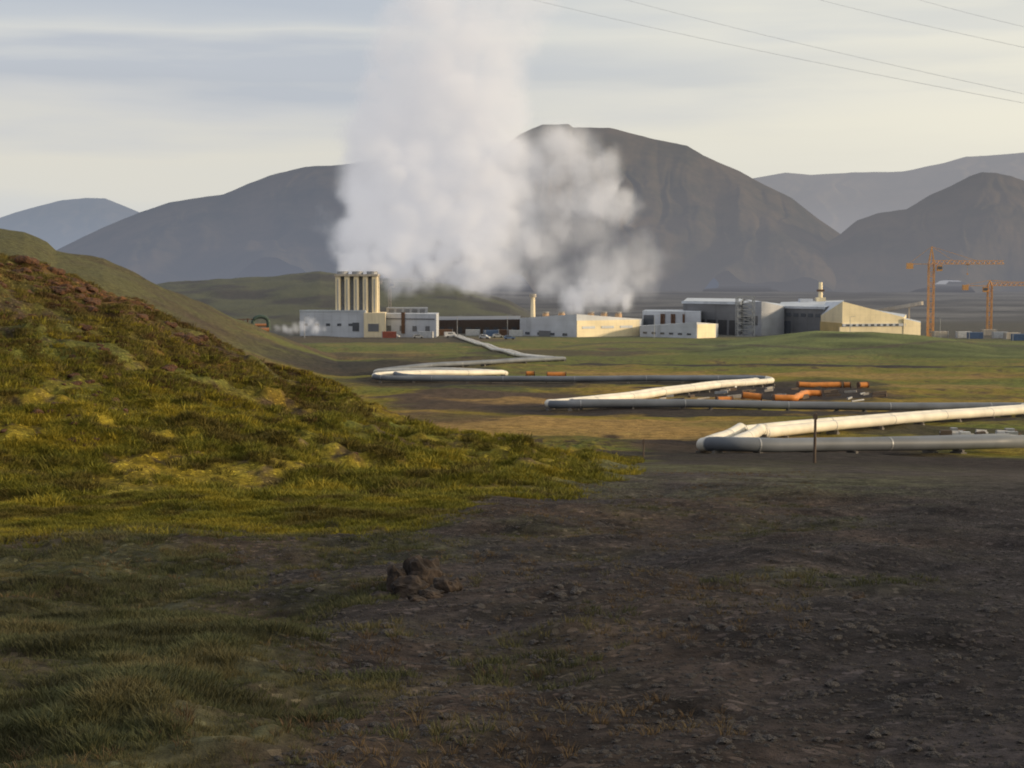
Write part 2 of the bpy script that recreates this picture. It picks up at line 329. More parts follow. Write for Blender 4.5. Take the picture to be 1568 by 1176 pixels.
M_white=cladding('white_cladding',(.54,.57,.63)); M_cream=cladding('cream_cladding',(.84,.72,.48)); M_grey=cladding('grey_cladding',(.17,.175,.19)); M_pale=cladding('pale_roof',(.56,.60,.66),6)
M_conc=mat('concrete',(.42,.38,.33),.85,streak=True); M_brown=mat('brown_steel',(.13,.075,.05),.7); M_dark=mat('dark_opening',(.05,.052,.058),.4)
M_glass=mat('window_glass',(.09,.10,.12),.15,spec=.6); M_col=mat('column_panel',(.80,.69,.48),.6,streak=True,var=.1)
M_orange=mat('orange_paint',(.60,.22,.05),.55); M_crane=mat('crane_paint',(.62,.33,.13),.55,var=.1)
M_pipe=mat('pipe_jacket',(.74,.69,.59),.45,var=.16,scale=.35); M_pipeShade=mat('shaded_pipe_jacket',(.15,.165,.19),.5,var=.22,scale=.35)  # second jacket is a darker copy: shade painted into the colour
M_steel=mat('galvanised_steel',(.35,.36,.38),.5,.4); M_yellow=mat('machine_yellow',(.55,.36,.06),.5); M_black=mat('rubber',(.02,.02,.02),.9)
M_blue=mat('blue_paint',(.09,.14,.25),.5); M_red=mat('red_paint',(.26,.08,.06),.5); M_wood=mat('post_wood',(.12,.09,.07),.9); M_carw=mat('white_paint',(.50,.51,.53),.35)
M_tan=cladding('tan_cladding',(.55,.41,.18)); M_green=mat('green_paint',(.06,.09,.075),.6)

def face_rect(mb,A,B,u0,u1,z0,z1,mi,proud=.15):
    A=Vector((*A,0));B=Vector((*B,0)); d=B-A; n=Vector((d.y,-d.x,0)).normalized()*proud
    a=A+d*u0; b=A+d*u1
    i=-n*0.3
    vs=[a+i,b+i,b+n,a+n]; vs=[Vector((v.x,v.y,z0)) for v in vs]+[Vector((v.x,v.y,z1)) for v in vs]
    mb.add(vs,[(3,2,1,0),(4,5,6,7),(0,1,5,4),(1,2,6,5),(2,3,7,6),(3,0,4,7)],mi)

# ---------------- cooling tower building
E=empty('cooling_tower_building')
zb=ZT(506,690)
b=MB(); P=[PT(459,690),PT(560,682),PT(566,706),PT(470,716)]; zt=ZT(476,690); b.prism(P,zb-3,[zt]*4,0,1)
face_rect(b,P[0],P[1],.0,1.,zt-.1,zt+.5,1,.3)
for i in range(5): face_rect(b,P[0],P[1],.06+i*.17,.12+i*.17,zb+2.2,zb+3.2,2)
face_rect(b,P[0],P[1],.80,.90,zb,zb+3.6,2)
b.obj('base_block',[M_white,M_pale,M_glass],E)
b=MB(); P=[PT(557,680),PT(590,678),PT(592,700),PT(560,702)]; b.prism(P,zb-3,[ZT(479,680)]*4,0); face_rect(b,P[0],P[1],.2,.7,zb,zb+3.2,1); b.obj('stair_block',[M_col,M_grey],E)
b=MB(); P=[PT(586,688),PT(668,676),PT(672,700),PT(592,712)]; b.prism(P,zb-3,[ZT(480,685)]*4,0,1)
face_rect(b,P[0],P[1],.03,.97,zb+4.9,zb+5.4,2,.2)
for i in range(4): face_rect(b,P[0],P[1],.08+i*.24,.16+i*.24,zb,zb+2.2,2)
face_rect(b,P[0],P[1],.36,.42,zb-1,ZT(478,685),3,.5)
b.obj('pump_hall',[M_white,M_pale,M_grey,M_brown],E)
b=MB(); P=[PT(592,700),PT(655,696),PT(655,710),PT(594,712)]; b.prism(P,ZT(481,690),[ZT(471,700)]*4,0); 
for i in range(5): face_rect(b,P[0],P[1],.05+i*.19,.18+i*.19,ZT(479,700),ZT(473,700),1)
b.obj('roof_plant',[M_steel,M_grey],E)
b=MB()
x0,y0=PT(514,688); x1,_=PT(578,688); zs0=ZT(477,688); zs1=ZT(418,688); w=x1-x0
for i in range(5):
    cx=x0+w*(.06+i*.22)
    b.box(cx-1.05,cx+1.05,y0-.4,y0+2.4,zs0-1,zs1-1.4,0); b.box(cx-1.05,cx+1.05,y0+10,y0+12.6,zs0-1,zs1-1.4,0)
    b.box(cx-.25,cx+.25,y0-.6,y0-.42,zs0,zs1-2.6,2)
for dy in (3.0,6.5): b.box(x1-1.1,x1-.1,y0+dy,y0+dy+1.8,zs0-1,zs1-1.4,0)
b.box(x0+.6,x1-.6,y0+2.6,y0+9.8,zs0-1,zs1-1.4,3)  # block behind the columns: blue shade of the gaps put into its colour
b.box(x0-.4,x1+.4,y0-.9,y0+13.2,zs1-1.4,zs1-.5,1)
for i in range(4):
    zz=zs0+(zs1-zs0)*(.2+.2*i); b.box(x0+.3,x1-.3,y0+2.2,y0+2.5,zz,zz+.35,2)
for i in range(13):
    xx=x0-.3+i*(w+.6)/12; b.beam((xx,y0-.8,zs1-.5),(xx,y0-.8,zs1+.5),.10,2)
b.beam((x0-.3,y0-.8,zs1+.5),(x1+.3,y0-.8,zs1+.5),.10,2)
for dx in (.14,.5,.86): b.tube([(x0+w*dx,y0+6,zs1-.6),(x0+w*dx,y0+6,zs1+.7)],[2.4,2.4],16,2)
b.obj('cooling_stacks',[M_col,M_conc,M_steel,mat('blue_shade_panel',(.30,.33,.40),.6)],E)

E=empty('machine_shed'); b=MB(); P=[PT(668,735),PT(797,735),PT(797,765),PT(668,765)]; z0=ZT(513,735); b.prism(P,z0-2,[ZT(490,735),ZT(489,735),ZT(486,735),ZT(487,735)],0,1)
for i in range(9): face_rect(b,P[0],P[1],.03+i*.108,.09+i*.108,z0,z0+3.6,2)
b.obj('walls',[mat('dark_brown_cladding',(.07,.052,.045),.8),M_grey,M_dark],E)
# ---------------- separator station
E=empty('separator_station')
b=MB(); z0=ZT(519,690)
P=[PT(796,705),PT(883,680),PT(979,700),PT(985,735),PT(800,745)]; b.prism(P,z0-3,[ZT(487,705),ZT(481,680),ZT(488,700),ZT(488,735),ZT(488,745)],0,1)
b.obj('walls',[M_white,M_pale],E)
b=MB(); A,B_=P[1],P[2]
face_rect(b,A,B_,0,1,z0-2,ZT(490,690),0,.3);  # cream over the white wall: sunlight on this face painted as colour
for i in range(3): face_rect(b,A,B_,.08+i*.3,.28+i*.3,z0+4.6,z0+5.6,1,.45)
b.obj('sun_tinted_gable_panels',[M_cream,M_pale],E)
b=MB(); A,B_=P[0],P[1]
for i in range(4): face_rect(b,A,B_,.1+i*.22,.18+i*.22,z0+1.5,z0+2.6,0)
face_rect(b,A,B_,.35,.55,z0-1,z0+3.4,1,.3)
b.obj('windows',[M_glass,M_grey],E)
b=MB(); zr=ZT(488,710)
for px,wd in ((836,5),(860,5),(905,6),(925,5),(947,6)):
    x,y=PT(px,712); b.tube([(x,y,zr-1),(x,y,zr+2.2)],[1.5,1.5],14,0); b.tube([(x,y,zr+2.2),(x,y,zr+3.0)],[1.1,1.5],14,1)
x,y=PT(816,715); b.tube([(x,y,zr-1),(x,y,ZT(452,715))],[1.1,.9],14,2); b.tube([(x,y,ZT(455,715)),(x,y,ZT(450,715))],[1.5,1.5],14,1)
b.obj('roof_vents',[mat('vent_paint',(.52,.34,.20),.6),M_conc,M_col],E)
# ---------------- workshop
E=empty('workshop_building'); b=MB(); z0=ZT(523,672)
P=[PT(980,690),PT(1067,668),PT(1096,678),PT(1100,700),PT(985,720)]; tops=[ZT(499,690),ZT(493,668),ZT(495,678),ZT(495,700),ZT(498,720)]
b.prism(P,z0-3,tops,0,1)
for i in range(6): face_rect(b,P[0],P[1],.06+i*.155,.13+i*.155,z0+2.8,z0+3.6,3)
face_rect(b,P[1],P[2],.02,.98,z0-2,ZT(496,672),4)  # sun-facing end covered in cream: sunlight painted over the white walls
b.obj('walls',[M_white,M_pale,M_cream,M_glass,M_cream],E)
b=MB(); z1=ZT(498,730); P=[PT(984,735),PT(1073,722),PT(1076,748),PT(988,760)]; b.prism(P,z1-4,[ZT(476,735),ZT(477,722),ZT(474,748),ZT(474,760)],0,1)
for u in (.32,.36,.5,.54,.7): face_rect(b,P[0],P[1],u,u+.03,z1-.5,ZT(480,735),2,.5)
face_rect(b,P[0],P[1],.02,.2,z1-.5,ZT(482,735),3)
b.obj('upper_hall',[M_white,M_pale,M_brown,M_glass],E)
# ---------------- turbine hall
E=empty('turbine_hall'); b=MB(); z0=ZT(516,730)
P=[PT(1046,740),PT(1134,715),PT(1138,775),PT(1052,800)]; b.prism(P,z0-3,[ZT(461,740),ZT(463,715),ZT(457,775),ZT(456,800)],0,1)
face_rect(b,P[0],P[1],-.01,1.01,ZT(465,730),ZT(461,730),2,.6)
for i in range(5): face_rect(b,P[0],P[1],.05+i*.19,.2+i*.19,z0+1,z0+8,3)
b.obj('west_wing',[M_grey,M_pale,M_pale,M_dark],E)
M_wh2=cladding('grey_blue_cladding',(.38,.40,.45))
b=MB(); P=[PT(1138,718),PT(1166,712),PT(1201,730),PT(1206,780),PT(1142,790)]; b.prism(P,z0-3,[ZT(463,718),ZT(461,712),ZT(469,730),ZT(466,780),ZT(458,790)],0,1)
face_rect(b,P[0],P[1],.1,.8,z0+6,z0+10,3)
b.obj('east_wing',[M_wh2,M_pale,M_pale,M_glass],E)
E=empty('steel_frame_tower'); b=MB()
ax,ay=PT(1130,700); bx,_=PT(1156,700); z0=ZT(514,700); z1=ZT(454,700); n=6
cs=[(ax,ay),(bx,ay),(bx,ay+7),(ax,ay+7)]
for (cx,cy) in cs: b.beam((cx,cy,z0),(cx,cy,z1),.35)
for i in range(n+1):
    z=z0+(z1-z0)*i/n
    for j in range(4):
        p,q=cs[j],cs[(j+1)%4]; b.beam((*p,z),(*q,z),.25)
        if i<n: zz=z0+(z1-z0)*(i+1)/n; b.beam((*p,z),(*q,zz),.18); b.beam((*q,z),(*p,zz),.18)
b.obj('lattice',[M_steel],E)
# ---------------- control building
E=empty('control_building'); b=MB(); z0=ZT(512,720)
P=[PT(1190,735),PT(1262,712),PT(1290,730),PT(1292,790),PT(1196,800)]; b.prism(P,z0-3,[ZT(471,735),ZT(470,712),ZT(462,730),ZT(459,790),ZT(462,800)],0,1)
face_rect(b,P[0],P[1],-.01,1.01,ZT(472,722),ZT(468.5,722),1,.5)
for i in range(6): face_rect(b,P[0],P[1],.05+i*.155,.15+i*.155,z0+8,z0+9.5,2)
face_rect(b,P[0],P[1],.1,.3,z0,z0+6,2)
b.obj('walls',[M_grey,M_pale,M_glass],E)
b=MB(); x,y=PT(1256,790); zr=ZT(463,790); b.box(x-2.2,x+2.2,y-2,y+2,zr-3,ZT(455,790),0); b.tube([(x,y,ZT(455,790)),(x,y,ZT(432,790))],[1.1,.9],12,0); b.box(x-1.6,x+1.6,y-1.5,y+1.5,ZT(446,790),ZT(443,790),1)
b.box(x-10,x-4,y-2,y+3,zr-3,ZT(457,790),2)
b.obj('roof_stack',[M_cream,M_brown,M_white],E)
# ---------------- hall with raking roof
E=empty('wedge_roof_hall'); b=MB(); z0=ZT(511,690)
P=[PT(1257,712),PT(1290,686),PT(1384,700),PT(1388,750),PT(1264,750)]
b.prism(P,z0-3,[ZT(482,712),ZT(461,686),ZT(484,700),ZT(480,750),ZT(462,750)],0,1)
b.obj('main_hall',[M_cream,M_pale],E)
b=MB()
face_rect(b,P[0],P[1],.02,.98,z0-2,ZT(492,700),0,.5)
face_rect(b,P[1],P[2],0,1.02,ZT(498,692),ZT(494,692),1,.8); face_rect(b,P[1],P[2],-.05,1.02,z0-3,ZT(498.5,692),2,.6)
for i in range(9): face_rect(b,P[1],P[2],.05+i*.1,.10+i*.1,ZT(497.4,692),ZT(494.6,692),3,.95)
b.obj('facade_bands',[M_tan,M_white,M_cream,M_glass],E)
b=MB(); P=[PT(1384,699),PT(1410,704),PT(1410,740),PT(1386,745)]; b.prism(P,z0-3,[ZT(486,700),ZT(492,704),ZT(490,740),ZT(485,745)],0,1); b.obj('annex',[M_cream,M_pale],E)
b=MB(); p=Vector((*PT(1340,760),ZT(476,760))); q=Vector((*PT(1412,745),ZT(463,745))); b.beam(p,q,1.6,0); b.beam(Vector((*PT(1392,750),ZT(490,750))),Vector((*PT(1392,750),ZT(468,750))),.6,0); b.obj('conveyor',[M_conc],E)

# ---------------- tower cranes
def crane(px,r,pybase,pyjib,pytop,pxl,pxr,pxcab,wm=2.0,mt=M_crane):
    E=empty('tower_crane'); b=MB(); x,y=PT(px,r); z0=ZT(pybase,r)-2; zj=ZT(pyjib,r); zt=ZT(pytop,r); h=wm/2
    cs=[(x-h,y-h),(x+h,y-h),(x+h,y+h),(x-h,y+h)]; n=int((zj-z0)/2.2)
    for c in cs: b.beam((*c,z0),(*c,zj),.30)
    for i in range(n):
        a0=z0+(zj-z0)*i/n; a1=z0+(zj-z0)*(i+1)/n
        for j in range(4):
            p,q=cs[j],cs[(j+1)%4]; b.beam((*p,a1),(*q,a1),.16)
            if (i+j)%2: p,q=q,p
            b.beam((*p,a0),(*q,a1),.16)
    b.box(x-3,x+3,y-3,y+3,z0-1,z0+1.2,0)
    b.obj('mast',[mt],E)
    b=MB(); top=Vector((x,y,zt))
    for c in cs: b.beam((*c,zj),top,.28)
    xl,xr=PT(pxl,r)[0],PT(pxr,r)[0]
    for side,xe in ((0,xr),(1,xl)):
        L=abs(xe-x); n=max(3,int(L/2.2)); s=1 if xe>x else -1; hh=1.5
        for i in range(n):
            a=x+s*L*i/n; c=x+s*L*(i+1)/n
            b.beam((a,y-.7,zj),(c,y-.7,zj),.24); b.beam((a,y+.7,zj),(c,y+.7,zj),.24)
            if side==0:
                b.beam((a,y,zj+hh),(c,y,zj+hh),.24)
                m=(a+c)/2
                for yy in (y-.7,y+.7): b.beam((a,yy,zj),(m,y,zj+hh),.14); b.beam((m,y,zj+hh),(c,yy,zj),.14)
            b.beam((a,y-.7,zj),(c,y+.7,zj),.12)
    b.beam(top,(x+(xr-x)*.62,y,zj+1.5),.13); b.beam(top,(x+(xr-x)*.3,y,zj+1.5),.13); b.beam(top,(xl+1,y,zj+.3),.13)
    b.obj('jib',[mt],E)
    b=MB(); cw=min(2.6,abs(xl-x)*.3); b.box(xl,xl+cw,y-1,y+1,zj-cw*.8,zj+.4,0); b.obj('counterweight',[mt],E)
    b=MB(); xc=PT(pxcab,r)[0]; b.box(xc-1.1,xc+1.1,y-2.0,y-.6,zj-3.0,zj-.5,0); b.box(xc-1.0,xc+1.0,y-2.1,y-2.02,zj-2.2,zj-1.0,1); b.obj('operator_cab',[mt,M_glass],E)
    b=MB(); xh=x+(xr-x)*.5; b.beam((xh,y,zj),(xh,y,zj-4),.06); b.box(xh-.3,xh+.3,y-.2,y+.2,zj-4.6,zj-4,0); b.box(xh-.8,xh+.8,y-.6,y+.6,zj-.4,zj-.05,0); b.obj('trolley_hook',[mt],E)
crane(1425,720,520,405,379,1385,1545,1437,2.3)
crane(1515,800,520,437,429,1470,1640,1506,2.0)
crane(597,800,505,431,420,580,667,601,1.1,M_conc)

# ---------------------------------------------------------------- pipeline zig-zag
def fillet(pts,R):
    out=[pts[0]]
    for i in range(1,len(pts)-1):
        a,p,c=pts[i-1],pts[i],pts[i+1]; u=(a-p).normalized(); v=(c-p).normalized()
        ang=u.angle(v); t=min(R/max(math.tan(ang/2),.05),(a-p).length*.45,(c-p).length*.45); 
        p0=p+u*t;p1=p+v*t
        for k in range(9):
            s=k/8; out.append(p0*(1-s)**2+p*2*s*(1-s)+p1*s*s)
    out.append(pts[-1]); return out
def offset(pts,o):
    res=[]
    for i,p in enumerate(pts):
        d0=(pts[i]-pts[i-1]).normalized() if i else None; d1=(pts[i+1]-pts[i]).normalized() if i<len(pts)-1 else None
        n0=Vector((-d0.y,d0.x)) if d0 else None; n1=Vector((-d1.y,d1.x)) if d1 else None
        if n0 is None: n=n1
        elif n1 is None: n=n0
        else:
            n=(n0+n1); n.normalize(); n=n/max(n.dot(n0),.45)
        res.append(p+n*o)
    return res
def resample(pts,step):
    out=[]
    for a,b_ in zip(pts[:-1],pts[1:]):
        n=max(1,int((b_-a).length/step))
        out+=[a.lerp(b_,i/n) for i in range(n)]
    out.append(pts[-1]); return out
route=[(1556,691),(1086,694),(1150,668),(1620,629),(838,628),(1180,588),(566,587),(772,578),(578,568),(860,555),(795,549),(700,517)]
LEGSHADE=[1,0,0,1,0,1,0,0,1,0,0]  # legs running across the view get the painted-shade jacket
rp=[G(*q,rmin=70).to_2d() for q in route]
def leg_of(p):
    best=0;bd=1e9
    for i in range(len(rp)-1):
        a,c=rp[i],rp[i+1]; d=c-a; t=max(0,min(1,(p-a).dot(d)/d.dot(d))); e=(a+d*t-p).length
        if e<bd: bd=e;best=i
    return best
E=empty('steam_pipeline')
sup=MB()
for k,o in enumerate((-.85,.85)):
    pl=resample(fillet(offset(rp,o),3.0),3.0)
    arr=np.array([(p.x,p.y) for p in pl]); zz=terrain(arr[:,0],arr[:,1])
    zz=np.convolve(np.pad(zz,4,mode='edge'),np.ones(9)/9,mode='valid')
    path=[Vector((p.x,p.y,float(z)+.72)) for p,z in zip(pl,zz)]
    b=MB(); b.tube(path,.46,16,mis=[LEGSHADE[leg_of(p)] for p in pl]); b.obj('pipe_%d'%(k+1),[M_pipe,M_pipeShade],E,smooth=True)
    b=MB()
    for i in range(4,len(path)-1,4):
        d=(path[i+1]-path[i-1]).normalized(); b.tube([path[i]-d*.05,path[i]+d*.05],.475,16)
    b.obj('jacket_bands_%d'%(k+1),[M_steel],E)
    for i in range(2,len(path)-1,3):
        p=path[i]; d=(path[i+1]-path[i-1]).normalized(); s=Vector((-d.y,d.x,0))
        sup.beam(p-s*.5-Vector((0,0,.52)),p+s*.5-Vector((0,0,.52)),.2); sup.beam(p-s*.55-Vector((0,0,.85)),p+s*.55-Vector((0,0,.85)),.5)
sup.obj('supports',[mat('weathered_concrete',(.17,.155,.14),.9)],E)
b=MB()
for i in range(12):
    p=G(random.uniform(1440,1560),random.uniform(662,674),70); s=random.uniform(.2,.5)
    b.box(p.x-s,p.x+s,p.y-.3,p.y+.3,p.z-.2,p.z+random.uniform(.2,.5),i%3); b.beam(p+Vector((-s,0,.3)),p+Vector((s*2,.4,.2)),.14,(i+1)%3)
b.obj('pipe_fittings_pile',[M_steel,M_wood,M_carw])

def orange_run(pts,rad=.5):
    P3=[G(*q,rmin=120) for q in pts]; P2=fillet([p.to_2d() for p in P3],1.0) if len(P3)>2 else [p.to_2d() for p in P3]
    path=[Vector((p.x,p.y,tz(p.x,p.y)+.55)) for p in resample(P2,2.0)]
    b=MB(); b.tube(path,rad,14,0)
    for p,q in ((path[0],path[1]),(path[-1],path[-2])):
        d=(p-q).normalized(); b.tube([p-d*.05,p+d*.12],rad*1.2,14,1)
    for p in path[::2]: b.box(p.x-.2,p.x+.2,p.y-.5,p.y+.5,p.z-1.2,p.z-rad*.8,1)
    b.obj('orange_pipe_section',[M_orange,M_brown])
for q in ([(1098,620),(1120,620)],[(1137,614),(1166,614)],[(1185,615),(1218,615),(1234,606),(1256,606)],[(1222,596),(1287,596)],[(1292,595),(1302,595)],[(1315,595),(1328,595)],[(838,579),(866,579)],[(806,576),(818,576)]): orange_run(q,.42)
b=MB()
for i in range(40):
    px=random.uniform(1010,1350); p=G(px,random.uniform(596,618),120); s=random.uniform(.3,1.1)
    b.beam(p+Vector((-s,0,.2)),p+Vector((s,random.uniform(-1,1),.35)),random.uniform(.15,.5),random.choice((0,1,2,0)))
b.obj('timber_and_fittings_pile',[M_wood,M_conc,M_steel])

# ---------------- left drilling yard
E=empty('well_pad_pipework'); b=MB(); r=660
pts=[Vector((*PT(px,r),ZT(py,r))) for px,py in ((300,503),(330,504),(370,505),(412,504))]; b.tube(pts,.85,12,0)
pts=[Vector((*PT(px,r+12),ZT(py,r+12))) for px,py in ((330,496),(360,497),(392,497),(410,497))]; b.tube(pts,.6,12,0)
b.obj('orange_pipes',[mat('rust_orange',(.38,.17,.08),.7)],E)
b=MB(); arch=[]
for i in range(17):
    a=math.pi*i/16; px=399-12*math.cos(a); py=496-12*math.sin(a)**.7 if 0<i<16 else 505; arch.append(Vector((*PT(px,r+6),ZT(py,r+6))))
b.tube(arch,.8,12,0); b.obj('silencer_arch',[M_green],E)
b=MB()
for px in range(330,392,7):
    x,y=PT(px,r+20); b.beam((x,y,ZT(506,r)),(x,y,ZT(488+random.random()*4,r)),.5); b.beam((x,y,ZT(490,r)),(*PT(px+7,r+20),ZT(490,r)),.35)
b.obj('pipe_rack',[M_brown],E)
def excavator(px,r,flip=1,s=1.0):
    x,y=PT(px,r); z=tz(x,y); b=MB(); M=Matrix.Translation((x,y,z))@Matrix.Rotation(.3,4,'Z')@Matrix.Scale(s,4)
    for yy in (-1.1,1.1):
        b.box(-1.8,1.8,yy-.3,yy+.3,.1,.9,1,M)
        b.tube([M@Vector((-1.8,yy-.3,.5)),M@Vector((-1.8,yy+.3,.5))],.42*s,10,1); b.tube([M@Vector((1.8,yy-.3,.5)),M@Vector((1.8,yy+.3,.5))],.42*s,10,1)
    b.box(-1.9,1.4,-1.25,1.25,1.05,2.1,0,M); b.box(-1.9,-.6,-1.2,1.2,2.1,2.5,0,M); b.box(-.1,1.3,-1.2,-.1,2.1,3.2,2,M); b.box(-.2,1.4,-1.25,-.05,3.2,3.3,0,M)
    pr=[M@Vector(v) for v in ((1.2,.4,1.8),(3.4,.4,4.4),(5.4,.4,3.8),(6.2,.4,1.6))]
    for p,q in zip(pr[:-1],pr[1:]): b.beam(p,q,.4*s,0)
    b.box(5.7,6.7,-.2,1.0,.7,1.6,1,M)
    b.obj('excavator',[M_yellow,M_black,M_glass])
excavator(335,655,1,1.3); excavator(352,690,1,1.2)

def car(px,py,mt,ang=0,van=False):
    p=G(px,py,400); b=MB(); M=Matrix.Translation((p.x,p.y,tz(p.x,p.y)+.02))@Matrix.Rotation(ang,4,'Z')
    prof_=[(-2.2,.35),(2.2,.35),(2.25,.8),(1.3,1.0),(.7,1.55),(-1.5,1.6),(-2.15,1.0)] if not van else [(-2.6,.35),(2.6,.35),(2.65,1.1),(2.0,1.3),(1.5,2.2),(-2.6,2.25)]
    n=len(prof_); vs=[M@Vector((q[0],-.85,q[1])) for q in prof_]+[M@Vector((q[0],.85,q[1])) for q in prof_]
    b.add(vs,[tuple(range(n)),tuple(range(n,2*n))[::-1]]+[(i,(i+1)%n,n+(i+1)%n,n+i) for i in range(n)],0)
    b.box(-1.3,.7,-.88,.88,1.05 if not van else 1.4,1.45 if not van else 1.95,1,M)
    for xx in (-1.4,1.4):
        for yy in (-.85,.85): b.tube([M@Vector((xx,yy-.12,.34)),M@Vector((xx,yy+.12,.34))],.34,12,2)
    b.obj('parked_van' if van else 'parked_car',[mt,M_glass,M_black])
for i,(px,py) in enumerate(((604,517),(640,518),(690,517),(742,519),(762,517),(780,520))):
    car(px,py,random.choice((M_carw,M_blue,M_red,M_steel)),random.uniform(-.6,.6),i%4==2)
def container(px,r,mt,L=6,ang=0.):
    x,y=PT(px,r); z=tz(x,y); b=MB(); M=Matrix.Translation((x,y,z))@Matrix.Rotation(ang,4,'Z'); b.box(-L/2,L/2,-1.2,1.2,.12,2.7,0,M)
    for i in range(int(L/.6)):
        xx=-L/2+.3+i*.6; b.box(xx-.1,xx+.1,-1.28,-1.2,.3,2.5,0,M)
    for xx in (-L/2,L/2):
        for yy in (-1.2,1.2): b.box(xx-.12,xx+.12,yy-.12,yy+.12,0,2.8,1,M)
    b.obj('shipping_container',[mt,M_steel])
for px,r,m_,a_ in ((596,670,M_red,.1),(652,668,M_carw,-.2),(682,700,M_brown,.1),(724,700,M_carw,0),(752,690,M_blue,.3),(774,700,M_brown,.1),(790,690,M_carw,0),(1476,700,M_carw,.2),(1494,690,M_blue,.1),(1532,700,M_carw,-.1),(1550,690,M_conc,.2),(1562,670,M_blue,0),(1440,700,M_conc,.2),(1515,740,M_conc,.1)): container(px,r,m_,6,a_)
for px,r in ((466,660),(700,660),(777,690),(1002,664),(1302,668),(1440,660)):
    x,y=PT(px,r); z=tz(x,y); b=MB(); b.tube([(x,y,z-.2),(x,y,z+9)],[.16,.08],8,0); b.beam((x,y,z+9),(x+1.4,y,z+9.2),.1,0); b.box(x+1.2,x+2.0,y-.15,y+.15,z+9.1,z+9.25,0); b.obj('street_lamp',[M_steel])
for px,py,h,rr in ((1247,708,2.5,.08),(985,698,1.1,.05)):
    p=G(px,py,60); z=tz(p.x,p.y); b=MB(); b.tube([(p.x,p.y,z-.3),(p.x+.03,p.y,z+h)],[rr,rr*.8],8,0); b.box(p.x-rr*1.4,p.x+rr*1.4,p.y-.12,p.y-.08,z+h-.3,z+h-.05,0); b.obj('marker_post',[M_wood,M_steel])

def wire(mb,p,q,sag,r):
    mb.tube([p.lerp(q,t/24)+Vector((0,0,-sag*4*(t/24)*(1-t/24))) for t in range(25)],r,5)
b=MB()
for (a,c) in (((700,-30),(1720,186)),((800,-45),(1720,176)),((1060,-55),(1800,120)),((1270,-45),(1760,82))):
    wire(b,W(a[0],a[1],210),W(c[0],c[1],120),.6,.011)
b.obj('power_line',[M_steel])

# ---------------------------------------------------------------- rocks
def rock(name,x,y,s,seed,mt,sq=(1,1,.8),sub=4,sink=.25):
    bm=bmesh.new(); bmesh.ops.create_icosphere(bm,subdivisions=sub,radius=1)
    rg=np.random.default_rng(seed); planes=[(Vector(rg.normal(size=3)).normalized(),rg.uniform(.55,.85)) for _ in range(12)]
    for v in bm.verts:
        c=v.co.copy()
        for n,d in planes:
            t=c.dot(n)
            if t>d: c-=n*(t-d)*.85
        k=float(fbm(np.array([c.x*2.2+seed]),np.array([c.y*2.2+c.z*1.7]),4,seed)[0]); c*=1+k*.7
        v.co=Vector((c.x*sq[0]*s,c.y*sq[1]*s,c.z*sq[2]*s))
    me=bpy.data.meshes.new(name); bm.to_mesh(me); bm.free(); ob=bpy.data.objects.new(name,me); scene.collection.objects.link(ob)
    ob.location=(x,y,tz(x,y)+s*sq[2]*sink); me.materials.append(mt); return ob
def rockmat(name,c1,c2):
    m,nt,bs,o=nodes(name); nz=nt.nodes.new('ShaderNodeTexNoise'); nz.inputs['Scale'].default_value=5; nz.inputs['Detail'].default_value=8
    tcn=nt.nodes.new('ShaderNodeTexCoord'); nt.links.new(tcn.outputs['Object'],nz.inputs[0]); cr=nt.nodes.new('ShaderNodeValToRGB'); cr.color_ramp.elements[0].position=.35; cr.color_ramp.elements[0].color=(*c1,1); cr.color_ramp.elements[1].position=.7; cr.color_ramp.elements[1].color=(*c2,1)
    nt.links.new(nz.outputs[0],cr.inputs[0]); nt.links.new(cr.outputs[0],bs.inputs['Base Color']); bp=nt.nodes.new('ShaderNodeBump'); bp.inputs['Distance'].default_value=.06; nt.links.new(nz.outputs[0],bp.inputs['Height']); nt.links.new(bp.outputs[0],bs.inputs['Normal']); bs.inputs['Roughness'].default_value=.95
    return m
M_rock=rockmat('lava_rock',(.014,.010,.009),(.10,.07,.05)); M_scoria=rockmat('red_scoria',(.035,.018,.009),(.15,.065,.028)); M_pebble=rockmat('pebble',(.05,.043,.040),(.22,.19,.17))
for px,py,s,sd,sq in ((652,900,.19,3,(1.1,1,1.2)),(606,902,.16,5,(.7,.8,1.2)),(582,906,.10,6,(1.2,1,.7)),(684,908,.12,8,(1,1,1.1)),(628,905,.15,12,(1.3,1,.9)),(662,914,.09,14,(1.3,1,.8)),(640,917,.07,16,(1.5,1,.7)),(1312,914,.085,9,(1,1,.9)),(1253,900,.03,11,(1.3,1,.6))):
    p=G(px,py); rock('lava_rock',p.x,p.y,s,sd,M_rock,sq)

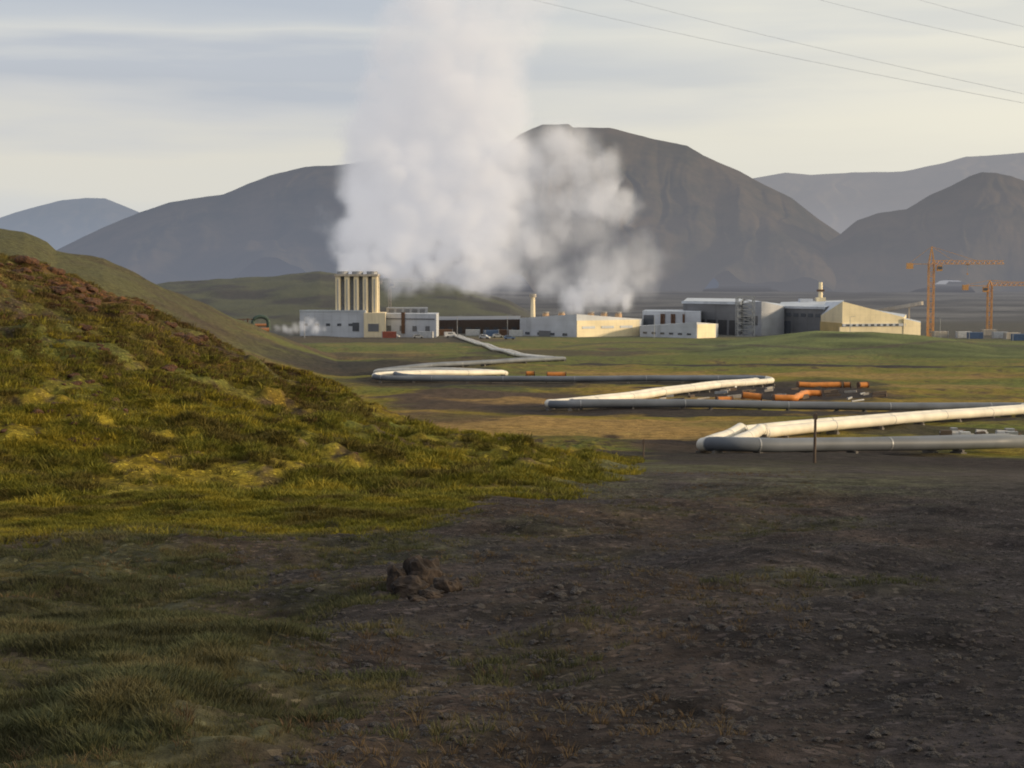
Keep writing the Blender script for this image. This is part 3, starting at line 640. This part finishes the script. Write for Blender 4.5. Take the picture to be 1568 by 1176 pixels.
# ---------------------------------------------------------------- scatter via geometry nodes
def scatter(name,pts,scales,inst):
    me=bpy.data.meshes.new(name); me.vertices.add(len(pts)); me.vertices.foreach_set('co',np.asarray(pts,np.float32).ravel()); me.update()
    a=me.attributes.new('sc','FLOAT','POINT'); a.data.foreach_set('value',np.asarray(scales,np.float32))
    a=me.attributes.new('rz','FLOAT','POINT'); a.data.foreach_set('value',RNG.uniform(0,6.28,len(pts)).astype(np.float32))
    ob=bpy.data.objects.new(name,me); scene.collection.objects.link(ob)
    ng=bpy.data.node_groups.new(name+'_gn','GeometryNodeTree'); ng.interface.new_socket('Geometry',in_out='INPUT',socket_type='NodeSocketGeometry'); ng.interface.new_socket('Geometry',in_out='OUTPUT',socket_type='NodeSocketGeometry')
    N=ng.nodes.new; L=ng.links.new; gi=N('NodeGroupInput'); go=N('NodeGroupOutput')
    m2p=N('GeometryNodeMeshToPoints'); L(gi.outputs[0],m2p.inputs[0])
    iop=N('GeometryNodeInstanceOnPoints'); L(m2p.outputs[0],iop.inputs['Points'])
    oi=N('GeometryNodeObjectInfo'); oi.inputs['Object'].default_value=inst; L(oi.outputs['Geometry'],iop.inputs['Instance'])
    s=N('GeometryNodeInputNamedAttribute'); s.data_type='FLOAT'; s.inputs['Name'].default_value='sc'; L(s.outputs['Attribute'],iop.inputs['Scale'])
    rz=N('GeometryNodeInputNamedAttribute'); rz.data_type='FLOAT'; rz.inputs['Name'].default_value='rz'
    cx=N('ShaderNodeCombineXYZ'); L(rz.outputs['Attribute'],cx.inputs[2]); L(cx.outputs[0],iop.inputs['Rotation'])
    L(iop.outputs[0],go.inputs[0]); md=ob.modifiers.new('scatter','NODES'); md.node_group=ng; return ob
def tuft(name,n,h,spread,width,mt,seed,lean=.5):
    rg=random.Random(seed); vs=[];fs=[]
    for i in range(n):
        a=rg.uniform(0,6.28); rr=spread*math.sqrt(rg.random()); bx,by=rr*math.cos(a),rr*math.sin(a)
        la=a+rg.uniform(-.8,.8); ln=lean*rg.uniform(.3,1.2); hh=h*rg.uniform(.5,1.1); w=width*rg.uniform(.7,1.3); t=rg.uniform(0,6.28); dx,dy=math.cos(t)*w,math.sin(t)*w
        k=len(vs); mx,my=bx+math.cos(la)*ln*.4*hh,by+math.sin(la)*ln*.4*hh; tx,ty=bx+math.cos(la)*ln*hh,by+math.sin(la)*ln*hh
        vs+=[(bx-dx,by-dy,-.05),(bx+dx,by+dy,-.05),(mx+dx*.7,my+dy*.7,hh*.6),(mx-dx*.7,my-dy*.7,hh*.6),(tx,ty,hh)]
        fs+=[(k,k+1,k+2,k+3),(k+3,k+2,k+4)]
    return new_mesh(name,vs,fs,mt)
def grassmat(name,c1,c2,c3,sc=.45):
    m,nt,b,o=nodes(name); L=nt.links.new; N=nt.nodes.new
    g=N('ShaderNodeNewGeometry'); nz=N('ShaderNodeTexNoise'); nz.inputs['Scale'].default_value=sc; nz.inputs['Detail'].default_value=6; L(g.outputs['Position'],nz.inputs[0])
    cr=N('ShaderNodeValToRGB'); e=cr.color_ramp.elements; e[0].position=.40; e[0].color=(*c1,1); e[1].position=.62; e[1].color=(*c3,1); q=cr.color_ramp.elements.new(.5); q.color=(*c2,1)
    L(nz.outputs[0],cr.inputs[0]); L(cr.outputs[0],b.inputs['Base Color']); b.inputs['Roughness'].default_value=.8; b.inputs['Specular IOR Level'].default_value=.15; return m
MG1=grassmat('hill_grass',(.11,.088,.022),(.155,.15,.022),(.26,.21,.025)); MGu=grassmat('upper_hill_grass',(.09,.055,.024),(.115,.095,.028),(.16,.13,.034),.7)
MG2=grassmat('meadow_grass',(.080,.078,.038),(.105,.11,.050),(.15,.13,.060),.9); MGd=grassmat('dead_grass',(.12,.08,.045),(.18,.125,.065),(.11,.10,.05))
protos=[tuft('grass_tuft_proto_hill',30,.7,.75,.045,MG1,1,.8),tuft('grass_tuft_proto_meadow',26,.8,.6,.035,MG2,2,.8),tuft('grass_tuft_proto_dry',18,.9,.4,.035,MGd,3,.9),
  rock('stone_proto',0,0,1,21,M_pebble,(1,1,.6),2),tuft('grass_tuft_proto_upper',26,.65,.75,.045,MGu,5,.8),rock('scoria_proto',0,0,1,33,M_scoria,(1.2,1,.6),3)]
for p in protos: p.location=(0,-40,-60)   # parked below the ground; only the instances matter
def sample(n,r0,r1,a0,a1,pw=1.5):
    u=RNG.random(n); r=(r0**pw+u*(r1**pw-r0**pw))**(1/pw); a=RNG.uniform(a0,a1,n); return r*np.sin(a),r*np.cos(a),r,784+F*np.tan(a)
x,y,r,px=sample(130000,35,95,-.36,.08,1.3)
k=(px<LIM(r)+fbm(x/6,y/6,4,3)*-180+RNG.normal(0,30,len(px)))&(fbm(x/2.2,y/2.2,3,7)+fbm(x/.9,y/.9,2,3)*.6+RNG.normal(0,.06,len(x))>-.02); x,y,r,px=x[k],y[k],r[k],px[k]
k=RNG.random(len(r))>ss(62,74,r)*(1-ss(150,420,px))*.65; x,y,r,px=x[k],y[k],r[k],px[k]
upm=RNG.random(len(r))<ss(44,70,r)*(1-ss(250,800,px))
for q,nm,pr in ((~upm,'hill_grass',0),(upm,'upper_hill_grass',4)):
    scatter(nm,np.stack([x[q],y[q],terrain(x[q],y[q])-.02],-1),RNG.uniform(.10,.24,q.sum())*np.where(RNG.random(q.sum())<.06,1.7,1),protos[pr])
x,y,r,px=sample(200000,4.5,37,-.36,.36,1.2); g=grassmask(px,r,x,y); cl=ss(-.12,.12,fbm(x/.8,y/.8,3,2)); k=RNG.random(len(x))<(g-.12)*(.5+.5*cl)*np.where(px>LIM(r)+60,.3,1); x,y,r,px,cl=x[k],y[k],r[k],px[k],cl[k]
yel=(r>20)&(RNG.random(len(r))<(r-20)/10)&(px<LIM(r)+RNG.normal(0,40,len(r)))
k=~yel; scatter('meadow_grass',np.stack([x[k],y[k],terrain(x[k],y[k])-.01],-1),RNG.uniform(.035,.070,k.sum())*(.7+.7*cl[k]),protos[1])
k=yel; scatter('sun_tinted_meadow_grass',np.stack([x[k],y[k],terrain(x[k],y[k])-.01],-1),RNG.uniform(.06,.15,k.sum()),protos[0])  # brighter yellow tufts paint the sunlit zone into the grass
x,y,r,px=sample(14000,5,60,-.36,.36,1.2); k=(px<1250)&(fbm(x/1.5,y/1.5,3,2)>.0); x,y=x[k],y[k]
scatter('dry_grass',np.stack([x,y,terrain(x,y)-.01],-1),RNG.uniform(.03,.08,len(x)),protos[2])
x,y,r,px=sample(90000,4.5,45,-.36,.36,1.2); g=grassmask(px,r,x,y); k=(g<.55)&((px>880)|(r<34)); x,y=x[k],y[k]
scatter('gravel_stones',np.stack([x,y,terrain(x,y)],-1),np.clip(RNG.lognormal(-4.5,.55,len(x)),.004,.06),protos[3])
x,y,r,px=sample(1500,42,92,-.36,.02,1.3); k=(RNG.random(len(x))<(1-ss(0,500,px))*.8+.05); x,y=x[k],y[k]
scatter('hillside_rocks',np.stack([x,y,terrain(x,y)-.02],-1),np.clip(RNG.lognormal(-2.3,.45,len(x)),.04,.3),protos[5])
a=RNG.uniform(-.34,-.19,170); rc_=np.interp(784+F*np.tan(a),[0,450],[80,66])-RNG.uniform(0,8,170); x,y=rc_*np.sin(a),rc_*np.cos(a)
scatter('crest_rocks',np.stack([x,y,terrain(x,y)-.03],-1),np.clip(RNG.lognormal(-1.7,.5,len(x)),.1,.45),protos[5])

# ---------------------------------------------------------------- steam
def steam(name,puffs,res_m,pad,kdens,emi,ecol=(.94,.93,.97),namp=5.0,nscale=.07,lo=.55,nlo=.35):
    P=np.array([q[:3] for q in puffs]); R=np.array([q[3] for q in puffs]); D=np.array([q[4] for q in puffs])
    me=bpy.data.meshes.new(name); me.vertices.add(len(P)); me.vertices.foreach_set('co',P.astype(np.float32).ravel()); me.update()
    for nm,v in (('rad',R),('dn',D)):
        a=me.attributes.new(nm,'FLOAT','POINT'); a.data.foreach_set('value',v.astype(np.float32))
    ob=bpy.data.objects.new(name,me); scene.collection.objects.link(ob)
    ng=bpy.data.node_groups.new(name+'_gn','GeometryNodeTree'); ng.interface.new_socket('Geometry',in_out='INPUT',socket_type='NodeSocketGeometry'); ng.interface.new_socket('Geometry',in_out='OUTPUT',socket_type='NodeSocketGeometry')
    N=ng.nodes.new; L=ng.links.new; gi=N('NodeGroupInput'); go=N('NodeGroupOutput')
    pos=N('GeometryNodeInputPosition')
    nz=N('ShaderNodeTexNoise'); nz.inputs['Scale'].default_value=nscale; nz.inputs['Detail'].default_value=5; nz.inputs['Roughness'].default_value=.62; L(pos.outputs[0],nz.inputs['Vector'])
    sb=N('ShaderNodeVectorMath'); sb.operation='SUBTRACT'; sb.inputs[1].default_value=(.5,.5,.5); L(nz.outputs['Color'],sb.inputs[0])
    sc=N('ShaderNodeVectorMath'); sc.operation='SCALE'; sc.inputs['Scale'].default_value=namp*2; L(sb.outputs[0],sc.inputs[0])
    wp=N('ShaderNodeVectorMath'); wp.operation='ADD'; L(pos.outputs[0],wp.inputs[0]); L(sc.outputs[0],wp.inputs[1])
    sn=N('GeometryNodeSampleNearest'); sn.domain='POINT'; L(gi.outputs[0],sn.inputs['Geometry']); L(wp.outputs[0],sn.inputs['Sample Position'])
    def samp(dt,src):
        s=N('GeometryNodeSampleIndex'); s.data_type=dt; s.domain='POINT'; L(gi.outputs[0],s.inputs['Geometry']); L(src,s.inputs['Value']); L(sn.outputs[0],s.inputs['Index']); return s.outputs[0]
    def na(nm):
        q=N('GeometryNodeInputNamedAttribute'); q.data_type='FLOAT'; q.inputs['Name'].default_value=nm; return q.outputs['Attribute']
    pp=N('GeometryNodeInputPosition'); pc=samp('FLOAT_VECTOR',pp.outputs[0]); rd=samp('FLOAT',na('rad')); dn=samp('FLOAT',na('dn'))
    ds=N('ShaderNodeVectorMath'); ds.operation='DISTANCE'; L(wp.outputs[0],ds.inputs[0]); L(pc,ds.inputs[1])
    dv=N('ShaderNodeMath'); dv.operation='DIVIDE'; L(ds.outputs['Value'],dv.inputs[0]); L(rd,dv.inputs[1])
    mr=N('ShaderNodeMapRange'); mr.interpolation_type='SMOOTHSTEP'; mr.inputs[1].default_value=1.05; mr.inputs[2].default_value=lo; mr.inputs[3].default_value=0; mr.inputs[4].default_value=1; L(dv.outputs[0],mr.inputs[0])
    n2=N('ShaderNodeTexNoise'); n2.inputs['Scale'].default_value=nscale*.8; n2.inputs['Detail'].default_value=5; n2.inputs['Roughness'].default_value=.6; L(pos.outputs[0],n2.inputs['Vector'])
    m3=N('ShaderNodeMapRange'); m3.inputs[1].default_value=.38; m3.inputs[2].default_value=.60; m3.inputs[3].default_value=nlo; m3.inputs[4].default_value=1.4; L(n2.outputs[0],m3.inputs[0])
    a1=N('ShaderNodeMath'); a1.operation='MULTIPLY'; L(mr.outputs[0],a1.inputs[0]); L(dn,a1.inputs[1])
    a2=N('ShaderNodeMath'); a2.operation='MULTIPLY'; L(a1.outputs[0],a2.inputs[0]); L(m3.outputs[0],a2.inputs[1])
    vc=N('GeometryNodeVolumeCube'); mn=(P-R[:,None]).min(0)-pad; mx=(P+R[:,None]).max(0)+pad
    L(a2.outputs[0],vc.inputs['Density']); vc.inputs['Min'].default_value=mn; vc.inputs['Max'].default_value=mx
    rs=np.maximum(((mx-mn)/res_m).astype(int),8); vc.inputs['Resolution X'].default_value=int(rs[0]); vc.inputs['Resolution Y'].default_value=int(rs[1]); vc.inputs['Resolution Z'].default_value=int(rs[2])
    m=bpy.data.materials.new(name+'_mat'); m.use_nodes=True; nt=m.node_tree; nt.nodes.clear()
    out=nt.nodes.new('ShaderNodeOutputMaterial'); at=nt.nodes.new('ShaderNodeAttribute'); at.attribute_name='density'
    ml=nt.nodes.new('ShaderNodeMath'); ml.operation='MULTIPLY'; ml.inputs[1].default_value=kdens; nt.links.new(at.outputs['Fac'],ml.inputs[0])
    vs=nt.nodes.new('ShaderNodeVolumeScatter'); vs.inputs['Color'].default_value=(1,1,1,1); nt.links.new(ml.outputs[0],vs.inputs['Density'])
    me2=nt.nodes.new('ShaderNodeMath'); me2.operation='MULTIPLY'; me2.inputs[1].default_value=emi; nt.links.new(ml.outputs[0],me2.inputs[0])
    em=nt.nodes.new('ShaderNodeEmission'); em.inputs[0].default_value=(*ecol,1); nt.links.new(me2.outputs[0],em.inputs[1])  # added glow stands in for light scattered many times inside the steam
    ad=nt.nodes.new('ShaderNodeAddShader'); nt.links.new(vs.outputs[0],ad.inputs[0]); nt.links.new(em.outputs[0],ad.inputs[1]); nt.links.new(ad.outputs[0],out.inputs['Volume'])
    sm=N('GeometryNodeSetMaterial'); sm.inputs['Material'].default_value=m; L(vc.outputs[0],sm.inputs[0]); L(sm.outputs[0],go.inputs[0])
    me.materials.append(m); md=ob.modifiers.new('volume','NODES'); md.node_group=ng
    print(name,'res',rs); return ob
S=lambda px,py,r,rp,d:(*W(px,py,r),rp/F*r,d)
puffs=[]; rg=random.Random(11); R0=712
rows=[(-170,640,930),(-100,620,905),(-40,602,875),(0,590,850),(50,576,828),(100,564,812),(150,549,806),(200,534,803),(250,524,800),(300,512,796),(350,516,788),(385,518,770),(405,522,750),(418,522,725)]
ry=[q[0] for q in rows]
for i in range(620):
    py=rg.uniform(-170,412); l=np.interp(py,ry,[q[1] for q in rows])-12; rr=np.interp(py,ry,[q[2] for q in rows])+12; rad=rg.uniform(32,50)*(1 if py<380 else .6)
    u=rg.random(); px=l+rad*.8+(rr-l-1.6*rad)*u
    if py>395 and px>640 : rad*=.7
    dep=(rr-l)/2*.55*math.sqrt(max(0,1-(2*u-1)**2)); r=R0+rg.uniform(-1,1)*dep/F*R0
    d=float(np.interp(py,[-170,-20,60,140,250,400],[.13,.18,.30,.58,1.0,1.1]))*rg.uniform(.7,1.2)
    if px>730: d*=.7
    puffs.append(S(px,py,r,rad,d))
for px in (524,536,548,560,571):
    for py in (416,406,396): puffs.append(S(px,py,R0-16,13,1.2))
for i in range(34): puffs.append(S(rg.uniform(590,745),rg.uniform(415,438),R0+rg.uniform(0,18),rg.uniform(16,26),rg.uniform(.4,.8)))
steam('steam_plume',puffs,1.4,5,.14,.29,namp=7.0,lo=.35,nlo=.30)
puffs=[]
for (px,py,rd,d) in ((868,232,44,.26),(900,262,46,.38),(935,300,42,.46),(915,318,40,.42),(875,300,44,.34),(845,262,42,.30),(820,240,40,.26),(840,330,46,.24),(957,318,26,.34),(885,215,32,.24),(800,300,45,.36),(800,360,44,.34),(765,400,38,.38),(830,385,42,.17),(900,360,42,.12),(700,425,28,.4),(740,425,28,.35),(860,420,38,.22),(895,430,36,.24),(930,420,40,.18),(965,410,40,.13),(990,385,38,.10),(505,345,24,.12),(500,330,16,.09),
   (835,440,24,.42),(850,425,22,.32),(880,450,28,.9),(905,448,24,.8),(925,455,22,.85),(945,462,19,1.2),(960,468,14,1.0),(890,465,19,1.5),(870,468,13,1.1),(915,468,15,1.1),(940,440,30,.4),(975,440,26,.22)):
    n=6 if rd>20 else 3
    for i in range(n): puffs.append(S(px+rg.uniform(-.6,.6)*rd,py+rg.uniform(-.5,.5)*rd,R0+18+rg.uniform(-.8,.8)*rd*.3,rd*rg.uniform(.75,1.1),d*rg.uniform(.7,1.3)))
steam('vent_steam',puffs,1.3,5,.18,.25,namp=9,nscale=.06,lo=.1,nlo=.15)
puffs=[S(px,py,640,rd,d) for px,py,rd,d in ((425,505,8,.5),(438,505,9,.6),(452,503,10,.6),(465,500,11,.7),(474,494,11,.5),(484,502,11,.7),(496,504,8,.5),(445,506,9,.5),(470,488,9,.25))]
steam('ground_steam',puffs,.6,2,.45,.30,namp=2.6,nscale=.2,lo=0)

# ---------------------------------------------------------------- light & sky
EL=math.radians(12); sv=Vector((SX*math.cos(EL),SY*math.cos(EL),math.sin(EL)))
sd=bpy.data.lights.new('sun','SUN'); sd.energy=3.5; sd.angle=math.radians(5.0); sd.color=(1,.77,.48)
so=bpy.data.objects.new('sun',sd); scene.collection.objects.link(so); so.rotation_euler=sv.to_track_quat('Z','Y').to_euler(); so.location=(60,-20,90)
w=bpy.data.worlds.new('World'); scene.world=w; w.use_nodes=True; nt=w.node_tree; L=nt.links.new; N=nt.nodes.new
bg=nt.nodes['Background']; bg.inputs[1].default_value=.1
sky=N('ShaderNodeTexSky'); sky.sky_type='NISHITA'; sky.sun_disc=False; sky.sun_elevation=EL; sky.sun_rotation=math.atan2(SX,SY); sky.dust_density=2
tc=N('ShaderNodeTexCoord'); sp=N('ShaderNodeSeparateXYZ'); L(tc.outputs['Generated'],sp.inputs[0])
mp=N('ShaderNodeMapping'); mp.inputs['Scale'].default_value=(3.6,3.6,30); mp.inputs['Rotation'].default_value=(0,math.radians(-2),0); L(tc.outputs['Generated'],mp.inputs[0])
nz=N('ShaderNodeTexNoise'); nz.inputs['Scale'].default_value=1; nz.inputs['Detail'].default_value=6; nz.inputs['Roughness'].default_value=.48; nz.inputs['Distortion'].default_value=.15; L(mp.outputs[0],nz.inputs[0])
ma=N('ShaderNodeMath'); ma.operation='MULTIPLY_ADD'; ma.inputs[1].default_value=.08; L(nz.outputs[0],ma.inputs[0])
zo=N('ShaderNodeMath'); zo.operation='SUBTRACT'; zo.inputs[1].default_value=.04; L(sp.outputs[2],zo.inputs[0]); L(zo.outputs[0],ma.inputs[2])
mr=N('ShaderNodeMapRange'); mr.inputs[1].default_value=0; mr.inputs[2].default_value=.4; L(ma.outputs[0],mr.inputs[0])
cr=N('ShaderNodeValToRGB'); L(mr.outputs[0],cr.inputs[0])
def s2l(c): return tuple(((v/255+.055)/1.055)**2.4 for v in c)
stops=[(0,(204,208,213)),(.07,(208,211,213)),(.13,(222,220,212)),(.20,(224,221,211)),(.25,(208,209,210)),(.285,(191,196,204)),(.32,(193,198,206)),(.35,(216,217,215)),(.38,(200,205,211)),(.43,(190,197,207)),(.48,(206,210,213)),(.6,(188,193,203)),(1,(176,181,193))]
e=cr.color_ramp.elements; e[0].position=0; e[0].color=(*s2l(stops[0][1]),1); e[1].position=1; e[1].color=(*s2l(stops[-1][1]),1)
for p_,c_ in stops[1:-1]: q=e.new(p_); q.color=(*s2l(c_),1)
mr2=N('ShaderNodeMapRange'); mr2.inputs[1].default_value=-.08; mr2.inputs[2].default_value=.34; L(sp.outputs[0],mr2.inputs[0])
el=N('ShaderNodeMapRange'); el.inputs[1].default_value=.0; el.inputs[2].default_value=.15; el.inputs[3].default_value=.25; L(sp.outputs[2],el.inputs[0])
n5=N('ShaderNodeMapRange'); n5.inputs[1].default_value=.38; n5.inputs[2].default_value=.6; n5.inputs[3].default_value=1.15; n5.inputs[4].default_value=.6; L(nz.outputs[0],n5.inputs[0])
mm=N('ShaderNodeMath'); mm.operation='MULTIPLY'; L(mr2.outputs[0],mm.inputs[0]); L(el.outputs[0],mm.inputs[1])
mn=N('ShaderNodeMath'); mn.operation='MULTIPLY'; mn.use_clamp=True; L(mm.outputs[0],mn.inputs[0]); L(n5.outputs[0],mn.inputs[1])
mx=N('ShaderNodeMix'); mx.data_type='RGBA'; L(mn.outputs[0],mx.inputs[0]); L(cr.outputs[0],mx.inputs[6]); mx.inputs[7].default_value=(*s2l((248,243,224)),1)
sc=N('ShaderNodeVectorMath'); sc.operation='SCALE'; sc.inputs['Scale'].default_value=10; L(mx.outputs[2],sc.inputs[0])
fin=N('ShaderNodeMix'); fin.data_type='RGBA'; fin.inputs[0].default_value=.94; L(sky.outputs[0],fin.inputs[6]); L(sc.outputs[0],fin.inputs[7])
L(fin.outputs[2],bg.inputs[0])
